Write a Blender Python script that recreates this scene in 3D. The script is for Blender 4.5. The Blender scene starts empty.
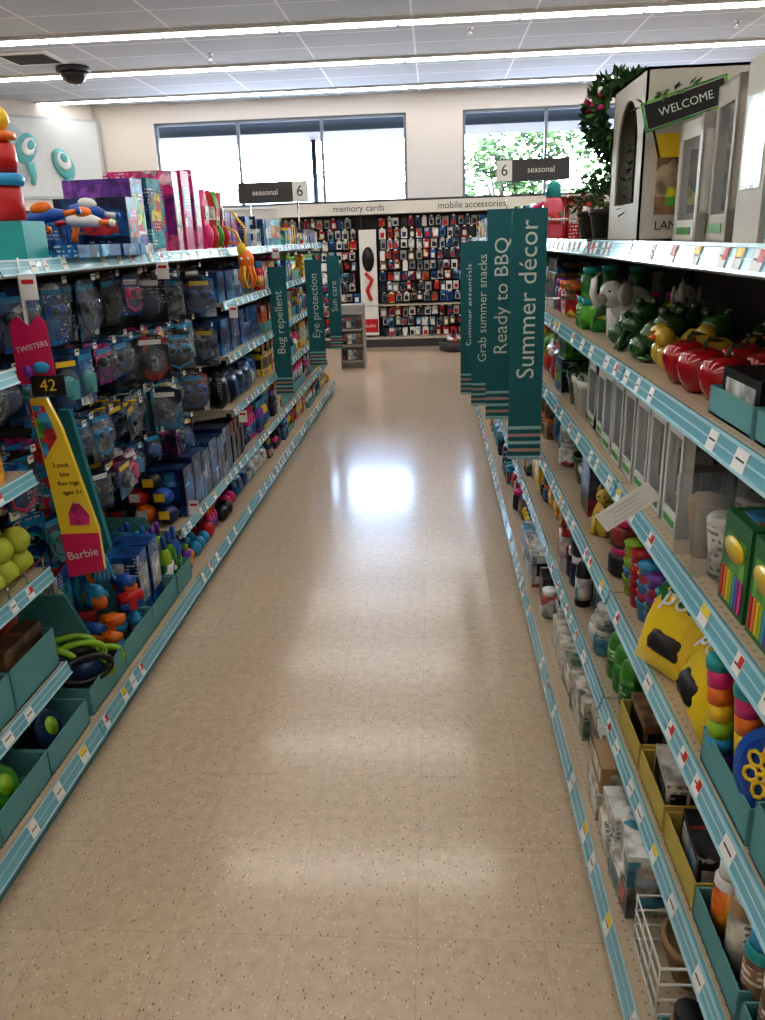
import bpy, math, random
from math import radians, pi, sin, cos
from mathutils import Vector, Matrix
random.seed(11)
R=random.random
def U(a,b): return a+(b-a)*random.random()
def T(x,y,z): return Matrix.Translation((x,y,z))
def RX(a): return Matrix.Rotation(a,4,'X')
def RY(a): return Matrix.Rotation(a,4,'Y')
def RZ(a): return Matrix.Rotation(a,4,'Z')
def SC(a,b,c): return Matrix.Diagonal((a,b,c,1))
scene=bpy.context.scene
scene.view_settings.view_transform='Standard'
try: scene.view_settings.look='Medium High Contrast'
except Exception: pass

# ------------------------------------------------------------ materials
def newmat(name):
    m=bpy.data.materials.new(name); m.use_nodes=True
    return m, m.node_tree.nodes, m.node_tree.links, m.node_tree.nodes['Principled BSDF']
_c={}
def pm(name,col,rough=.5,metal=0.,emit=0.,alpha=1.,coat=0.,var=.06):
    if name in _c: return _c[name]
    m,n,l,b=newmat(name)
    b.inputs['Roughness'].default_value=rough
    b.inputs['Metallic'].default_value=metal
    b.inputs['Coat Weight'].default_value=coat
    if alpha<1: b.inputs['Alpha'].default_value=alpha
    if emit:
        b.inputs['Emission Color'].default_value=(*col,1); b.inputs['Emission Strength'].default_value=emit
    tc=n.new('ShaderNodeTexCoord'); ns=n.new('ShaderNodeTexNoise'); ns.inputs['Scale'].default_value=6
    l.new(tc.outputs['Object'],ns.inputs['Vector'])
    mx=n.new('ShaderNodeMix'); mx.data_type='RGBA'
    mx.inputs['A'].default_value=(*[c*(1-var) for c in col],1)
    mx.inputs['B'].default_value=(*[min(1,c*(1+var)) for c in col],1)
    l.new(ns.outputs['Fac'],mx.inputs['Factor']); l.new(mx.outputs['Result'],b.inputs['Base Color'])
    _c[name]=m; return m
def print_mat(name,cols,scale=11,rough=.3,text=(.75,.75,.75)):
    m,n,l,b=newmat(name)
    b.inputs['Roughness'].default_value=rough
    tc=n.new('ShaderNodeTexCoord')
    v=n.new('ShaderNodeTexVoronoi'); v.distance='CHEBYCHEV'; v.inputs['Scale'].default_value=scale; v.inputs['Randomness'].default_value=.75
    l.new(tc.outputs['Object'],v.inputs['Vector'])
    sp=n.new('ShaderNodeSeparateColor'); l.new(v.outputs['Color'],sp.inputs['Color'])
    r=n.new('ShaderNodeValToRGB'); r.color_ramp.interpolation='CONSTANT'
    pos=[0,.42,.7,.84,.94]
    els=r.color_ramp.elements
    while len(els)<len(cols): els.new(.5)
    for i,c in enumerate(cols):
        els[i].position=pos[i]; els[i].color=(*c,1)
    l.new(sp.outputs['Red'],r.inputs['Fac'])
    n0=n.new('ShaderNodeTexNoise'); n0.inputs['Scale'].default_value=28; n0.inputs['Detail'].default_value=1; l.new(tc.outputs['Object'],n0.inputs['Vector'])
    r0=n.new('ShaderNodeValToRGB'); r0.color_ramp.elements[0].position=.35; r0.color_ramp.elements[0].color=(.35,.35,.35,1); r0.color_ramp.elements[1].position=.62; r0.color_ramp.elements[1].color=(1.25,1.25,1.25,1)
    l.new(n0.outputs['Fac'],r0.inputs['Fac'])
    m0=n.new('ShaderNodeMix'); m0.data_type='RGBA'; m0.blend_type='MULTIPLY'; m0.inputs['Factor'].default_value=.8
    l.new(r.outputs['Color'],m0.inputs['A']); l.new(r0.outputs['Color'],m0.inputs['B'])
    wv=n.new('ShaderNodeTexWave'); wv.wave_type='BANDS'; wv.bands_direction='Z'; wv.inputs['Scale'].default_value=22; l.new(tc.outputs['Object'],wv.inputs['Vector'])
    mp=n.new('ShaderNodeMapping'); mp.inputs['Scale'].default_value=(95,95,45)
    l.new(tc.outputs['Object'],mp.inputs['Vector'])
    ns=n.new('ShaderNodeTexNoise'); ns.inputs['Scale'].default_value=1; ns.inputs['Detail'].default_value=0
    l.new(mp.outputs['Vector'],ns.inputs['Vector'])
    g=n.new('ShaderNodeMath'); g.operation='GREATER_THAN'; g.inputs[1].default_value=.5
    l.new(ns.outputs['Fac'],g.inputs[0])
    gw=n.new('ShaderNodeMath'); gw.operation='GREATER_THAN'; gw.inputs[1].default_value=.55; l.new(wv.outputs['Fac'],gw.inputs[0])
    g2=n.new('ShaderNodeMath'); g2.operation='GREATER_THAN'; g2.inputs[1].default_value=.84
    l.new(sp.outputs['Green'],g2.inputs[0])
    mu=n.new('ShaderNodeMath'); mu.operation='MULTIPLY'; l.new(g.outputs[0],mu.inputs[0]); l.new(g2.outputs[0],mu.inputs[1])
    mu2=n.new('ShaderNodeMath'); mu2.operation='MULTIPLY'; l.new(mu.outputs[0],mu2.inputs[0]); l.new(gw.outputs[0],mu2.inputs[1])
    mu3=n.new('ShaderNodeMath'); mu3.operation='MULTIPLY'; mu3.inputs[1].default_value=.75; l.new(mu2.outputs[0],mu3.inputs[0])
    mx=n.new('ShaderNodeMix'); mx.data_type='RGBA'; mx.inputs['B'].default_value=(*text,1)
    l.new(mu3.outputs[0],mx.inputs['Factor']); l.new(m0.outputs['Result'],mx.inputs['A']); l.new(mx.outputs['Result'],b.inputs['Base Color'])
    return m
W=(.7,.7,.68)
PR={
 'blue':print_mat('print_blue',[(.01,.07,.26),(.02,.17,.45),(.008,.03,.12),(.15,.4,.65),W]),
 'navy':print_mat('print_navy',[(.006,.014,.05),(.01,.03,.12),(.015,.08,.22),(.05,.2,.35),(.3,.35,.4)],text=(.3,.4,.5)),
 'aqua':print_mat('print_aqua',[(.02,.24,.33),(.03,.4,.47),(.01,.1,.2),W,(.7,.55,.05)]),
 'pink':print_mat('print_pink',[(.55,.03,.2),(.7,.12,.32),(.25,.03,.25),(.8,.5,.6),W]),
 'purple':print_mat('print_purple',[(.13,.04,.3),(.25,.08,.45),(.5,.1,.4),(.05,.2,.5),W]),
 'green':print_mat('print_green',[(.03,.22,.04),(.12,.4,.05),(.02,.09,.03),(.6,.6,.05),W]),
 'yellow':print_mat('print_yellow',[(.75,.5,.02),(.8,.6,.08),(.6,.3,.03),(.5,.05,.02),W],text=(.02,.02,.02)),
 'orange':print_mat('print_orange',[(.7,.18,.02),(.75,.35,.03),(.4,.08,.02),W,(.05,.1,.3)]),
 'red':print_mat('print_red',[(.42,.01,.015),(.55,.03,.03),(.12,.01,.01),W,(.7,.5,.05)]),
 'white':print_mat('print_white',[(.6,.6,.58),(.68,.68,.66),(.35,.42,.48),(.08,.3,.42),(.5,.1,.1)],text=(.05,.05,.05)),
 'cream':print_mat('print_cream',[(.6,.57,.5),(.66,.64,.58),(.5,.46,.38),(.2,.28,.2),(.1,.1,.1)],text=(.05,.05,.05)),
 'silver':print_mat('print_silver',[(.2,.24,.28),(.1,.14,.2),(.35,.38,.4),(.03,.05,.1),(.6,.6,.6)],scale=18,rough=.15,text=(.03,.05,.1)),
 'black':print_mat('print_black',[(.01,.01,.012),(.022,.022,.026),(.06,.06,.07),(.3,.04,.04),(.45,.45,.45)],text=(.4,.4,.4)),
 'brown':print_mat('print_brown',[(.2,.11,.06),(.28,.17,.09),(.08,.05,.03),(.45,.36,.26),(.05,.05,.05)]),
 'multi':print_mat('print_multi',[(.55,.04,.05),(.05,.3,.6),(.75,.55,.05),(.1,.4,.1),(.45,.1,.38)],scale=22),
}
white=pm('white_plastic',(.72,.72,.7),.4); black=pm('black_plastic',(.012,.012,.014),.35)
red=pm('red_plastic',(.5,.015,.02),.3); redglass=pm('red_glaze',(.4,.008,.015),.12,coat=.6)
yellow=pm('yellow_plastic',(.8,.55,.03),.35); goldglaze=pm('gold_glaze',(.6,.42,.06),.2,coat=.5)
orange=pm('orange_plastic',(.8,.2,.02),.3); green=pm('green_plastic',(.06,.28,.03),.35)
lime=pm('lime_plastic',(.3,.52,.03),.35); blue=pm('blue_plastic',(.02,.1,.42),.3)
sky=pm('sky_blue_plastic',(.03,.3,.58),.3); teal=pm('teal_plastic',(.02,.33,.34),.35)
pink=pm('pink_plastic',(.7,.04,.22),.3); purple=pm('purple_plastic',(.2,.05,.4),.35)
navy=pm('navy_plastic',(.01,.03,.1),.3)
kraft=pm('kraft_cardboard',(.36,.24,.13),.8,var=.15); tealcard=pm('teal_cardboard',(.13,.34,.35),.75,var=.12)
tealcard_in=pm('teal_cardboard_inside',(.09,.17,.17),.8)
ceramic_w=pm('white_ceramic',(.7,.7,.68),.2,coat=.4); ceramic_g=pm('green_ceramic',(.03,.1,.025),.15,coat=.5)
leaf1=pm('leaf_green',(.02,.065,.018),.6); leaf2=pm('leaf_light',(.05,.13,.03),.6)
clear=pm('clear_plastic',(.45,.5,.54),.05,alpha=.2)
chrome=pm('chrome_wire',(.6,.6,.6),.2,metal=1); glassdark=pm('dark_glass',(.02,.02,.02),.08)
cream=pm('cream_enamel',(.5,.45,.36),.45)
strip=pm('ticket_rail_blue',(.2,.46,.55),.22,coat=.4); strip2=pm('ticket_rail_edge',(.42,.66,.74),.2)
kick=pm('kickplate_teal',(.09,.27,.31),.5)
tagw=pm('tag_white',(.78,.78,.76),.5); tagr=pm('tag_red',(.6,.03,.03),.5); tagy=pm('tag_yellow',(.8,.6,.05),.5)
signteal=pm('sign_teal',(.01,.13,.15),.5); signlite=pm('sign_stripe_light',(.3,.52,.52),.5); signpink=pm('sign_stripe_salmon',(.5,.3,.28),.5)
signtxt=pm('sign_text_cream',(.6,.68,.62),.5); darkgrey=pm('sign_dark_grey',(.05,.05,.055),.5); txtblack=pm('text_black',(.01,.01,.01),.5)

def dots_mat(name,col,hole,axis):
    m,n,l,b=newmat(name); b.inputs['Roughness'].default_value=.55
    tc=n.new('ShaderNodeTexCoord'); mp=n.new('ShaderNodeVectorMath'); mp.operation='MULTIPLY'
    s=39.37; mp.inputs[1].default_value=(0,s,s) if axis=='X' else (s,s,0)
    l.new(tc.outputs['Object'],mp.inputs[0])
    fr=n.new('ShaderNodeVectorMath'); fr.operation='FRACTION'; l.new(mp.outputs[0],fr.inputs[0])
    sb=n.new('ShaderNodeVectorMath'); sb.operation='SUBTRACT'; sb.inputs[1].default_value=(0,.5,.5) if axis=='X' else (.5,.5,0); l.new(fr.outputs[0],sb.inputs[0])
    ln=n.new('ShaderNodeVectorMath'); ln.operation='LENGTH'; l.new(sb.outputs[0],ln.inputs[0])
    lt=n.new('ShaderNodeMath'); lt.operation='LESS_THAN'; lt.inputs[1].default_value=.13; l.new(ln.outputs['Value'],lt.inputs[0])
    mx=n.new('ShaderNodeMix'); mx.data_type='RGBA'; mx.inputs['A'].default_value=(*col,1); mx.inputs['B'].default_value=(*hole,1)
    l.new(lt.outputs[0],mx.inputs['Factor']); l.new(mx.outputs['Result'],b.inputs['Base Color']); return m
pegm=dots_mat('pegboard',(.12,.11,.1),(.01,.01,.01),'X'); deckm=dots_mat('perforated_deck',(.48,.39,.28),(.28,.22,.15),'Z')

# ------------------------------------------------------------ mesh builder
class MB:
    def __init__(s,name): s.name=name; s.v=[]; s.f=[]; s.mi=[]; s.sm=[]; s.mats=[]
    def add(s,vs,fs,mat,M=None,smooth=False):
        o=len(s.v)
        if M is not None: s.v+= [tuple(M@Vector(p)) for p in vs]
        else: s.v+=[tuple(p) for p in vs]
        if mat not in s.mats: s.mats.append(mat)
        k=s.mats.index(mat)
        for f in fs: s.f.append([i+o for i in f]); s.mi.append(k); s.sm.append(smooth)
    def box(s,c,sz,mat,M=None):
        x,y,z=c; a,b,d=sz[0]/2,sz[1]/2,sz[2]/2
        vs=[(x+i*a,y+j*b,z+k*d) for i in(-1,1) for j in(-1,1) for k in(-1,1)]
        s.add(vs,[(0,1,3,2),(4,6,7,5),(0,4,5,1),(2,3,7,6),(0,2,6,4),(1,5,7,3)],mat,M)
    def lathe(s,prof,mat,M=None,seg=12,smooth=True):
        vs=[];fs=[]
        for r,z in prof:
            for i in range(seg):
                a=2*pi*i/seg; vs.append((r*cos(a),r*sin(a),z))
        n=len(prof)
        for j in range(n-1):
            for i in range(seg):
                k=(i+1)%seg; fs.append((j*seg+i,j*seg+k,(j+1)*seg+k,(j+1)*seg+i))
        fs.append(tuple(range(seg))[::-1]); fs.append(tuple((n-1)*seg+i for i in range(seg)))
        s.add(vs,fs,mat,M,smooth)
    def sph(s,c,r,mat,M=None,seg=12,rg=7):
        if not hasattr(r,'__len__'): r=(r,r,r)
        pr=[(max(.001,sin(pi*i/rg)),-cos(pi*i/rg)) for i in range(rg+1)]
        MM=T(*c)@SC(*r)
        s.lathe(pr,mat,(M@MM) if M is not None else MM,seg)
    def tube(s,pts,r,mat,M=None,seg=6):
        pts=[Vector(p) for p in pts]; vs=[];fs=[]; n=len(pts)
        rr=r if hasattr(r,'__len__') else [r]*n
        for j,p in enumerate(pts):
            d=(pts[min(j+1,n-1)]-pts[max(j-1,0)]).normalized()
            up=Vector((0,0,1)) if abs(d.z)<.9 else Vector((1,0,0))
            a=d.cross(up).normalized(); b=a.cross(d)
            for i in range(seg):
                t=2*pi*i/seg; vs.append(p+a*cos(t)*rr[j]+b*sin(t)*rr[j])
        for j in range(n-1):
            for i in range(seg):
                k=(i+1)%seg; fs.append((j*seg+i,j*seg+k,(j+1)*seg+k,(j+1)*seg+i))
        fs.append(tuple(range(seg))[::-1]); fs.append(tuple((n-1)*seg+i for i in range(seg)))
        s.add(vs,fs,mat,M,True)
    def prism(s,poly,y0,y1,mat,M=None):
        n=len(poly); vs=[(p[0],y0,p[1]) for p in poly]+[(p[0],y1,p[1]) for p in poly]
        fs=[tuple(range(n)),tuple(range(n,2*n))[::-1]]+[(i,(i+1)%n,n+(i+1)%n,n+i) for i in range(n)]
        s.add(vs,fs,mat,M)
    def pillow(s,w,h,t,mat,M=None,n=7):
        vs=[];fs=[]
        for sgn in(-1,1):
            for j in range(n+1):
                for i in range(n+1):
                    u=-1+2*i/n; v=-1+2*j/n
                    th=t/2*max(0,(1-u**4))**.6*max(0,(1-v**4))**.6*(1+.08*sin(i*2.1+j*1.7))
                    vs.append((u*w/2,sgn*(th+.0006),(v+1)/2*h))
        N=(n+1)**2
        for q in(0,1):
            for j in range(n):
                for i in range(n):
                    a=q*N+j*(n+1)+i; f=(a,a+1,a+n+2,a+n+1)
                    fs.append(f if q==0 else f[::-1])
        s.add(vs,fs,mat,M,True)
    def text(s,txt,M,size,mat,align='CENTER'):
        cu=bpy.data.curves.new('t','FONT'); cu.body=txt; cu.size=size; cu.align_x=align; cu.align_y='CENTER'; cu.resolution_u=3; cu.extrude=.0004
        ob=bpy.data.objects.new('t',cu); bpy.context.collection.objects.link(ob)
        dg=bpy.context.evaluated_depsgraph_get(); dg.update()
        ev=ob.evaluated_get(dg); me=ev.to_mesh()
        s.add([v.co.copy() for v in me.vertices],[tuple(p.vertices) for p in me.polygons],mat,M)
        ev.to_mesh_clear(); bpy.data.objects.remove(ob); bpy.data.curves.remove(cu)
    def build(s,name=None):
        if not s.v: return None
        me=bpy.data.meshes.new(s.name)
        xs=[p[0] for p in s.v]; ys=[p[1] for p in s.v]; zs=[p[2] for p in s.v]
        o=Vector(((min(xs)+max(xs))/2,(min(ys)+max(ys))/2,min(zs)))
        me.from_pydata([(p[0]-o.x,p[1]-o.y,p[2]-o.z) for p in s.v],[],s.f)
        for m in s.mats: me.materials.append(m)
        me.polygons.foreach_set('material_index',s.mi); me.polygons.foreach_set('use_smooth',s.sm); me.update()
        ob=bpy.data.objects.new(s.name,me); ob.location=o; bpy.context.collection.objects.link(ob); return ob
def FR(side,x,y,z,ex=0): return T(x,y,z)@RZ(radians({'L':90,'R':-90,'C':0}[side])+ex)
TXT={'C':Matrix(((1,0,0,0),(0,0,-1,0),(0,1,0,0),(0,0,0,1)))}
VTX=Matrix(((0,-1,0,0),(0,0,-1,0),(1,0,0,0),(0,0,0,1)))

# ------------------------------------------------------------ room
ZC=3.67; YB=13.4
def obj_box(name,c,sz,mat): m=MB(name); m.box(c,sz,mat); return m.build()
m,n,l,b=newmat('vinyl_tile')
geo=n.new('ShaderNodeNewGeometry')
mp=n.new('ShaderNodeMapping'); mp.inputs['Location'].default_value=(.11,.05,0); l.new(geo.outputs['Position'],mp.inputs['Vector'])
br=n.new('ShaderNodeTexBrick'); br.offset=0; br.inputs['Scale'].default_value=1; br.inputs['Brick Width'].default_value=.305; br.inputs['Row Height'].default_value=.305
br.inputs['Mortar Size'].default_value=.001; br.inputs['Mortar Smooth'].default_value=.3
br.inputs['Color1'].default_value=(.66,.52,.375,1); br.inputs['Color2'].default_value=(.625,.49,.355,1); br.inputs['Mortar'].default_value=(.5,.39,.27,1)
l.new(mp.outputs['Vector'],br.inputs['Vector'])
cl=n.new('ShaderNodeTexNoise'); cl.inputs['Scale'].default_value=30; cl.inputs['Detail'].default_value=4; l.new(geo.outputs['Position'],cl.inputs['Vector'])
rc=n.new('ShaderNodeValToRGB'); rc.color_ramp.elements[0].position=.3; rc.color_ramp.elements[0].color=(.88,.86,.84,1); rc.color_ramp.elements[1].position=.7; rc.color_ramp.elements[1].color=(1.04,1.04,1.04,1)
l.new(cl.outputs['Fac'],rc.inputs['Fac'])
mx0=n.new('ShaderNodeMix'); mx0.data_type='RGBA'; mx0.blend_type='MULTIPLY'; mx0.inputs['Factor'].default_value=1
l.new(br.outputs['Color'],mx0.inputs['A']); l.new(rc.outputs['Color'],mx0.inputs['B'])
def fleck(scale,thr,col,prev,seed):
    mpp=n.new('ShaderNodeMapping'); mpp.inputs['Location'].default_value=(seed,seed*2,0); mpp.inputs['Rotation'].default_value=(0,0,seed); mpp.inputs['Scale'].default_value=(1,.5,1)
    l.new(geo.outputs['Position'],mpp.inputs['Vector'])
    vo=n.new('ShaderNodeTexVoronoi'); vo.inputs['Scale'].default_value=scale; l.new(mpp.outputs['Vector'],vo.inputs['Vector'])
    sp=n.new('ShaderNodeSeparateColor'); l.new(vo.outputs['Color'],sp.inputs['Color'])
    mu=n.new('ShaderNodeMath'); mu.operation='MULTIPLY'; mu.inputs[1].default_value=thr; l.new(sp.outputs['Blue'],mu.inputs[0])
    p2=n.new('ShaderNodeMath'); p2.operation='SUBTRACT'; p2.inputs[1].default_value=thr*.6; l.new(mu.outputs[0],p2.inputs[0])
    lt=n.new('ShaderNodeMath'); lt.operation='LESS_THAN'; l.new(vo.outputs['Distance'],lt.inputs[0]); l.new(p2.outputs[0],lt.inputs[1])
    mx=n.new('ShaderNodeMix'); mx.data_type='RGBA'; mx.inputs['B'].default_value=(*col,1)
    l.new(lt.outputs[0],mx.inputs['Factor']); l.new(prev,mx.inputs['A']); return mx.outputs['Result']
o=fleck(150,.7,(.45,.32,.21),mx0.outputs['Result'],.4)
o=fleck(120,.6,(.78,.68,.54),o,1.7)
o=fleck(95,.5,(.26,.16,.09),o,2.9)
l.new(o,b.inputs['Base Color']); b.inputs['Roughness'].default_value=.3; b.inputs['Coat Weight'].default_value=.7; b.inputs['Coat Roughness'].default_value=.14
nb=n.new('ShaderNodeTexNoise'); nb.inputs['Scale'].default_value=7; l.new(geo.outputs['Position'],nb.inputs['Vector'])
bp=n.new('ShaderNodeBump'); bp.inputs['Strength'].default_value=.05; bp.inputs['Distance'].default_value=.01; l.new(nb.outputs['Fac'],bp.inputs['Height']); l.new(bp.outputs['Normal'],b.inputs['Normal']); l.new(bp.outputs['Normal'],b.inputs['Coat Normal'])
obj_box('floor',(-.5,5.2,-.05),(15.4,16.6,.1),m)
m,n,l,b=newmat('ceiling_tile'); geo=n.new('ShaderNodeNewGeometry')
mp=n.new('ShaderNodeMapping'); mp.inputs['Location'].default_value=(.25,0.2,0); l.new(geo.outputs['Position'],mp.inputs['Vector'])
br=n.new('ShaderNodeTexBrick'); br.offset=0; br.inputs['Scale'].default_value=1; br.inputs['Brick Width'].default_value=1.22; br.inputs['Row Height'].default_value=.61
br.inputs['Mortar Size'].default_value=.012; br.inputs['Color1'].default_value=(.48,.52,.55,1); br.inputs['Color2'].default_value=(.44,.48,.51,1); br.inputs['Mortar'].default_value=(.78,.79,.8,1)
l.new(mp.outputs['Vector'],br.inputs['Vector']); l.new(br.outputs['Color'],b.inputs['Base Color']); b.inputs['Roughness'].default_value=.9
obj_box('ceiling',(-.5,5.2,ZC+.05),(15.4,16.6,.1),m)
wallm=pm('wall_paint_cream',(.66,.61,.56),.8,var=.02)
wins=[(-4.4,-.46),(.40,4.2)]; wz0,wz1=2.13,3.4
mb=MB('wall_back')
mb.box((-.5,YB+.1,wz0/2),(15.4,.2,wz0),wallm); mb.box((-.5,YB+.1,(wz1+ZC)/2),(15.4,.2,ZC-wz1),wallm)
for a,c in((-8.2,wins[0][0]),(wins[0][1],wins[1][0]),(4.2,7.2)): mb.box(((a+c)/2,YB+.1,(wz0+wz1)/2),(c-a,.2,wz1-wz0),wallm)
mb.build()
obj_box('wall_left',(-8.1,5.1,ZC/2),(.2,16.6,ZC),wallm); obj_box('wall_right',(7.1,5.1,ZC/2),(.2,16.6,ZC),wallm); obj_box('wall_front',(-.5,-3.1,ZC/2),(15.4,.2,ZC),wallm)
mb=MB('wall_angled'); mb.box((0,0,ZC/2),(4.4,.12,ZC),wallm,T(-6.92,11.8,0)@RZ(radians(45))); mb.build()
frame=pm('window_frame_aluminium',(.16,.18,.2),.4,metal=.3)
for wi,(a,c) in enumerate(wins):
    mb=MB('window_%d'%(wi+1))
    for z in (wz0+.02,wz1-.02): mb.box(((a+c)/2,YB+.08,z),(c-a,.08,.045),frame)
    k=3
    for i in range(k+1):
        x=a+(c-a)*i/k; x=min(max(x,a+.02),c-.02); mb.box((x,YB+.08,(wz0+wz1)/2),(.045,.08,wz1-wz0-.05),frame)
    mb.box(((a+c)/2,YB-.02,wz0-.015),(c-a+.1,.1,.03),white)
    mb.build()
lamp=pm('fluorescent_lens',(1,.96,.9),.5,emit=11.5)
housing=pm('light_trough',(.6,.6,.6),.5)
for i,y in enumerate([12.8,10.95,9.15,7.35,5.55,3.75,1.95,.15,-1.65]):
    mb=MB('strip_light')
    mb.box((-.5,y,ZC-.012),(14.6,.2,.024),housing)
    x=-7.7
    while x<6.6: mb.box((x+.6,y,ZC-.028),(1.18,.13,.016),lamp); x+=1.22
    mb.build()
mb=MB('ceiling_vent'); mb.box((-4.6,9.95,ZC-.01),(.6,.6,.02),white)
for i in range(8): mb.box((-4.6,9.73+i*.06,ZC-.024),(.5,.02,.012),darkgrey)
mb.build()
mb=MB('dome_security_camera'); mb.lathe([(.19,0),(.2,-.02),(.2,-.05),(.17,-.055)][::-1],darkgrey,T(-4.38,10.55,ZC),24)
mb.lathe([(.005,-.19),(.07,-.18),(.12,-.15),(.155,-.1),(.165,-.05)],glassdark,T(-4.38,10.55,ZC),24); mb.build()
mb=MB('sprinkler_head')
for x,y in((.35,9.6),(-2.6,10.2),(3.2,9.9)):
    mb.lathe([(.035,-.01),(.035,0)],white,T(x,y,ZC)); mb.lathe([(.012,-.06),(.012,-.01)],chrome,T(x,y,ZC)); mb.lathe([(.03,-.065),(.03,-.06)],chrome,T(x,y,ZC))
mb.build()
mb=MB('wall_graphic_panel'); MM=T(-6.1,12.5,2.6)@RZ(radians(45))
mb.box((0,0,.3),(2.4,.02,1.15),pm('mural_grey',(.42,.46,.48),.6),MM)
mb.box((.05,-.012,.3),(2.2,.01,1.07),pm('mural_light',(.6,.62,.62),.6),MM)
mg=pm('mural_grey_shape',(.4,.45,.47),.6); ml=pm('mural_white_shape',(.68,.7,.7),.6); mt=pm('mural_teal_shape',(.12,.42,.43),.5)
mb.lathe([(.3,0),(.28,.02)],mg,MM@T(-.15,-.02,.35)@RX(radians(90))@SC(.8,1.3,1),24)
for x,z,r,a in((.02,.42,.2,.5),(.55,.22,.2,-.4),(-.55,.55,.16,.3)):
    Q=MM@T(x,-.035,z)@RY(a)@RX(radians(90))
    mb.lathe([(r,0),(r*.9,.02)],mt,Q@SC(.75,1.15,1),22); mb.lathe([(r*.7,.02),(r*.55,.04)],ml,Q@T(.02,.04,0)@SC(.75,1.0,1),20); mb.lathe([(r*.35,.04),(r*.25,.05)],mt,Q@T(.04,.08,0)@SC(.75,1.0,1),16)
    mb.tube([(x+.02,-.03,z-r),(x+.05,-.03,z-r-.16),(x+.03,-.03,z-r-.3 if z>.3 else z-r-.2)],[.07,.05,.03],mt,MM)
mb.build()

# ------------------------------------------------------------ gondolas
def ticket(mb,side,xf,y0,y1,z,h=.045):
    M=FR(side,xf,(y0+y1)/2,z)@RX(radians(-16)); L=y1-y0
    mb.box((0,0,0),(L,.006,h),strip,M)
    for q in(-1,0,1): mb.box((0,-.004 if q else -.0034,q*(h/2-.003)),(L,.004 if q else .001,.006 if q else .003),strip2,M)
    x=-L/2+.04
    while x<L/2-.05:
        w=U(.028,.05)
        if R()<.72:
            mb.box((x,-.0042,0),(w,.0015,h*.74),tagw,M)
            mb.box((x,-.0052,U(-.003,.003)),(w*.7,.0006,.003),txtblack,M)
            q=R()
            if q<.3: mb.box((x+w*.25,-.0053,h*.12),(w*.45,.0008,h*.4),tagr,M)
            elif q<.4: mb.box((x,-.0053,h*.2),(w*.9,.0008,h*.3),tagy,M)
        x+=w/2+U(.03,.16)
def gondola(side,xb,xbase,xf,bounds,levels,ztop=1.62):
    s=1 if side=='L' else -1
    mb=MB('gondola_shelving'); y0,y1=bounds[0],bounds[-1]
    mb.box((xb-s*.02,(y0+y1)/2,ztop/2),(.04,y1-y0,ztop),pegm)
    mb.box((xb-s*.02,(y0+y1)/2,ztop+.01),(.06,y1-y0,.02),cream)
    mb.box(((xb+xbase-s*.012)/2,(y0+y1)/2,.05),(abs(xbase-xb)-.012,y1-y0,.1),kick)
    mb.box(((xb+xbase)/2,(y0+y1)/2,.112),(abs(xbase-xb),y1-y0,.022),deckm)
    for i in range(len(bounds)-1):
        a,c=bounds[i],bounds[i+1]
        mb.box((xb+s*.012,a,ztop/2),(.024,.03,ztop),darkgrey)
        ticket(mb,side,xbase+s*.003,a+.004,c-.004,.085,.06)
        for z in levels[i]:
            mb.box(((xb+xf)/2,(a+c)/2,z),(abs(xf-xb),c-a-.006,.02),deckm if z<1.4 else cream)
            mb.box((xf-s*.004,(a+c)/2,z-.012),(.008,c-a-.006,.045),cream)
            ticket(mb,side,xf+s*.006,a+.006,c-.006,z-.008)
            for yy in(a+.008,c-.008):
                P=[(0,-.01),(abs(xf-xb)-.04,-.01),(abs(xf-xb)-.04,-.03),(.0,-.1)]
                mb.prism([(p[0]*s,p[1]) for p in P],-.002,.002,cream,T(xb,yy,z))
    mb.box((xb-s*.02,y1-.02,ztop/2),(.06,.04,ztop),cream)
    mb.build()
LB=[-.2,1.0,2.2,3.4,4.55,5.7,6.75,7.8,8.8]; XL=-1.25
ALL=[.33,.66,.97,1.27,1.56]
Llev=[ALL,ALL,[1.56],[.33,1.56],ALL,ALL,ALL,ALL]
gondola('L',-1.76,-1.18,XL,LB,Llev)
RB=[-.4,.8,2.0,3.2,4.4,5.6,6.8,8.0,9.2,10.4]; XR=.42
gondola('R',.93,.34,XR,RB,[ALL]*9)

# ------------------------------------------------------------ product generators
def i_box(mb,M,w,d,h,m1,m2):
    mb.box((0,d/2,h/2),(w,d,h),m1,M)
    mb.box((0,-.0006,h*.55),(w*.78,.0012,h*.5),m2,M)
    for q in(-1,1): mb.box((q*(w/2+.0004),d/2,h*.55),(.001,d*.7,h*.4),m2,M)
def i_winbox(mb,M,w,d,h,card,inner,arch=True):
    t=.006
    mb.box((0,d-t/2,h/2),(w,t,h),card,M); mb.box((0,d/2,t/2),(w,d,t),card,M); mb.box((0,d/2,h-t/2),(w,d,t),card,M)
    mb.box((0,d-t-.002,h/2),(w-.02,.002,h-.02),navy,M)
    for q in(-1,1):
        x=q*(w/2-t/2)
        mb.box((x,.012,h/2),(t,.024,h),card,M); mb.box((x,d-.012,h/2),(t,.024,h),card,M)
        mb.box((x,d/2,.03),(t,d,.06),card,M); mb.box((x,d/2,h-.015),(t,d,.03),card,M)
    b=.12*w
    for q in(-1,1): mb.box((q*(w/2-b/2),t/2,h/2),(b,t,h),card,M)
    mb.box((0,t/2,h*.09),(w,t,h*.18),card,M); mb.box((0,t/2,h-.02),(w,t,.04),card,M)
    mb.box((0,-.001,h*.09),(w*.6,.002,h*.06),green,M)
    mb.box((0,.003,h/2),(w-.01,.001,h-.01),clear,M)
    inner(mb,M@T(0,d/2,t),min(w,d)*.34,h*.78)
lanternm=pm('lantern_bronze',(.16,.16,.15),.4)
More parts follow.
